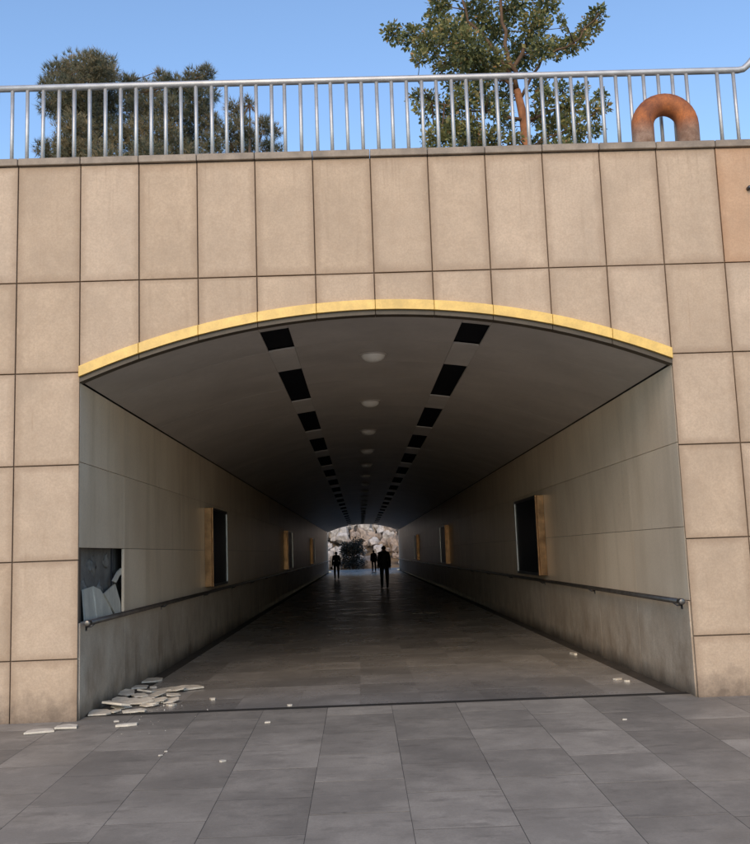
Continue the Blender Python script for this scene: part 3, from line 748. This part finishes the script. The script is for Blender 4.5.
# ------------------------------------------------------------------ people
def person(loc, rz, H, pose, cols, label, bulk=1.0):
    k = H / 1.75; v = []; e = []; R = []
    def add(p, r, par=None):
        v.append(Vector(p) * k); R.append(r * k); i = len(v) - 1
        if par is not None: e.append((par, i))
        return i
    pel = add((0, 0, .95), .13 * bulk); wa = add((0, 0, 1.10), .135 * bulk, pel); ch = add((0, .0, 1.30), .155 * bulk, wa); sh = add((0, 0, 1.43), .10 * bulk, ch)
    nk = add((0, .01, 1.51), .052, sh); hd0 = add((0, .015, 1.585), .075, nk); hd1 = add((0, .015, 1.66), .088, hd0); add((0, .01, 1.715), .06, hd1)
    for s in (-1, 1):
        st, ft = pose['legs'][0 if s < 0 else 1]
        hp = add((s * .10, 0, .88), .098 * bulk, pel); kn = add((s * .115, st * .5, .50), .068 * bulk, hp); an = add((s * .12, st, .10), .048 * bulk, kn)
        hl = add((s * .12, st + .01, .045), .042, an); add((s * .13, st + .15, .03), .034, hl)
        sw = pose['arms'][0 if s < 0 else 1]
        s1 = add((s * .17, 0, 1.41), .078 * bulk, sh); el = add((s * .225, sw * .4 - .03, 1.14), .056 * bulk, s1); wr = add((s * .245, sw, .90), .038 * bulk, el)
        pm = add((s * .245, sw + .015, .83), .030, wr)
        for q, (dy, L) in enumerate(((-.028, .065), (-.010, .078), (.008, .074), (.026, .060))):
            f1 = add((s * .245, sw + .015 + dy, .79), .0095, pm); add((s * .235, sw + .02 + dy, .79 - L), .0085, f1)
        t1 = add((s * .235, sw + .05, .825), .011, pm); add((s * .225, sw + .062, .785), .009, t1)
    me = bpy.data.meshes.new('body'); me.from_pydata([tuple(p) for p in v], e, [])
    o = bpy.data.objects.new('tmp', me); COL.objects.link(o)
    md = o.modifiers.new('skin', 'SKIN'); md.use_smooth_shade = True
    for i, sv in enumerate(me.skin_vertices[0].data):
        sv.radius = (R[i], R[i] * (.78 if i in (pel, wa, ch, sh) else 1)); sv.use_root = (i == pel)
    ms = o.modifiers.new('sub', 'SUBSURF'); ms.levels = 2; ms.render_levels = 2
    dg = bpy.context.evaluated_depsgraph_get(); dg.update()
    body = bpy.data.meshes.new_from_object(o.evaluated_get(dg)); body.name = 'body'
    bpy.data.objects.remove(o)
    root = empty('person', loc, label, 'person'); root.rotation_euler = (0, 0, rz)
    mats = [m_simple('jacket', cols[0], .8), m_simple('trousers', cols[1], .85), m_simple('skin', (.42, .25, .17), .5), m_simple('shoes', (.02, .02, .02), .5)]
    body.materials.clear()
    for m in mats: body.materials.append(m)
    zmin = min(x.co.z for x in body.vertices)
    for x in body.vertices: x.co.z -= zmin
    for p in body.polygons:
        z = p.center.z / k; ax = abs(p.center.x) / k
        p.material_index = 2 if z > 1.50 or (z < .885 and ax > .20) else (0 if z > .86 else (1 if z > .085 else 3))
        p.use_smooth = True
    link('body', body, None, root)
    # hair cap
    bm = bmesh.new(); bmesh.ops.create_uvsphere(bm, u_segments=16, v_segments=10, radius=.100 * k)
    bmesh.ops.delete(bm, geom=[x for x in bm.verts if x.co.z < -.035 * k or (x.co.y > .05 * k and x.co.z < .035 * k)], context='VERTS')
    hz = max(x.co.z for x in body.vertices)
    link('hair', bmm('hair', bm, True), m_simple('hair', (.012, .010, .009), .6), root, (0, .005 * k, hz - .095 * k))
    # coat hem: a short flared skirt of the jacket
    V = []; Fc = []; n = 18
    for z, a, b in ((1.12, .150, .120), (.98, .175, .140), (.83, .185, .150)):
        for i in range(n):
            t = 2 * math.pi * i / n; V.append((a * bulk * math.cos(t) * k, b * bulk * math.sin(t) * k, z * k - zmin))
    for j in range(2):
        for i in range(n): Fc.append((j * n + i, j * n + (i + 1) % n, (j + 1) * n + (i + 1) % n, (j + 1) * n + i))
    link('jacket_hem', pyd('jacket_hem', V, Fc, True), mats[0], root)
    return root
person((.74, 31.2, 0), .12, 1.80, {'legs': ((-.05, 0), (.07, 0)), 'arms': (.02, .03)}, ((.030, .032, .040), (.022, .022, .026)), 'nearest person in dark jacket and trousers walking down the tunnel', 1.2)
person((-1.71, 48.0, 0), -.05, 1.66, {'legs': ((.13, 0), (-.13, 0)), 'arms': (-.12, .14)}, ((.02, .018, .018), (.02, .02, .024)), 'dark-clothed person mid-stride at the left, deeper in the tunnel', 1.16)
person((.78, 67.0, 0), .0, 1.70, {'legs': ((.05, 0), (-.05, 0)), 'arms': (.03, -.03)}, ((.02, .02, .022), (.018, .018, .02)), 'farthest and smallest person, dark, near the far tunnel exit', 1.18)

# ------------------------------------------------------------------ rockery beyond the exit
rng = random.Random(29)
def boulder(seed, sub=2):
    bm = bmesh.new(); bmesh.ops.create_icosphere(bm, subdivisions=sub, radius=1)
    for v in bm.verts:
        q = v.co.copy(); v.co *= 1 + .6 * noise.noise(q * 1.3 + Vector((seed * 7.3, 0, 0))) + .3 * noise.noise(q * 3 + Vector((0, seed * 3.1, 0)))
    return bmm('boulder', bm)
bl = [boulder(i) for i in range(6)]
bl2 = [boulder(i + 6) for i in range(6)]
for m_ in bl: m_.materials.append(M['rock'])
for m_ in bl2: m_.materials.append(M['rock2'])
hv = []; hf = []
nx, ny = 30, 14
for j in range(ny + 1):
    for i in range(nx + 1):
        x = -40 + 80 * i / nx; y = 83 + 30 * j / ny
        hv.append((x, y, -.05 if j == 0 else min(9, j * 1.15 * (1 if j < 9 else .9)) + 1.2 * noise.noise(Vector((x * .15, y * .2, 3)))))
for j in range(ny):
    for i in range(nx): hf.append((j * (nx + 1) + i, j * (nx + 1) + i + 1, (j + 1) * (nx + 1) + i + 1, (j + 1) * (nx + 1) + i))
hl = link('rock_bank', pyd('rock_bank', hv, hf, True), M['hill']); tag(hl, kind='structure')
for j in range(9):
    for i in range(12):
        x = -5.6 + 1.0 * i + rng.uniform(-.35, .35) + (.6 if j % 2 else 0); y = 82.0 + 1.05 * j + rng.uniform(-.3, .3)
        z = .40 + .66 * j + rng.uniform(-.15, .15); s = rng.choice((.3, .4, .5, .7, .95))
        me = (bl2 if (x < -1.6 or rng.random() < .3) else bl)[rng.randrange(6)]
        o = link('boulder', me, None, hl, (x, y, z), (rng.uniform(0, 3), rng.uniform(0, 3), rng.uniform(0, 6))); o.scale = (s * 1.15, s, s * .85)
# dark evergreen in front of the rocks
sb = Vector((-1.0, 80.0, 0)); sc = []
for _ in range(34):
    sc.append((Vector((rng.uniform(-.9, .9), rng.uniform(-.7, .7), rng.uniform(.3, 2.6))), rng.uniform(.30, .46), 150))
st = empty('evergreen_shrub', sb, 'dark dense evergreen shrub before the sunlit rocks at the exit', 'shrub')
V = []; Fc = []
for k in range(7):
    a = k * .9; tube_data([(0.05 * math.cos(a), .05 * math.sin(a), 0), (.3 * math.cos(a), .3 * math.sin(a), 1.0), (.6 * math.cos(a), .5 * math.sin(a), 2.2)], [.05, .035, .01], 6, V, Fc)
link('trunk', pyd('trunk', V, Fc, True), M['pine_bark'], st)
link('crown', foliage_mesh('crown', [(c, r, d) for c, r, d in sc], 'leaf', rng, 80, 2.2), M['shrub'], st)
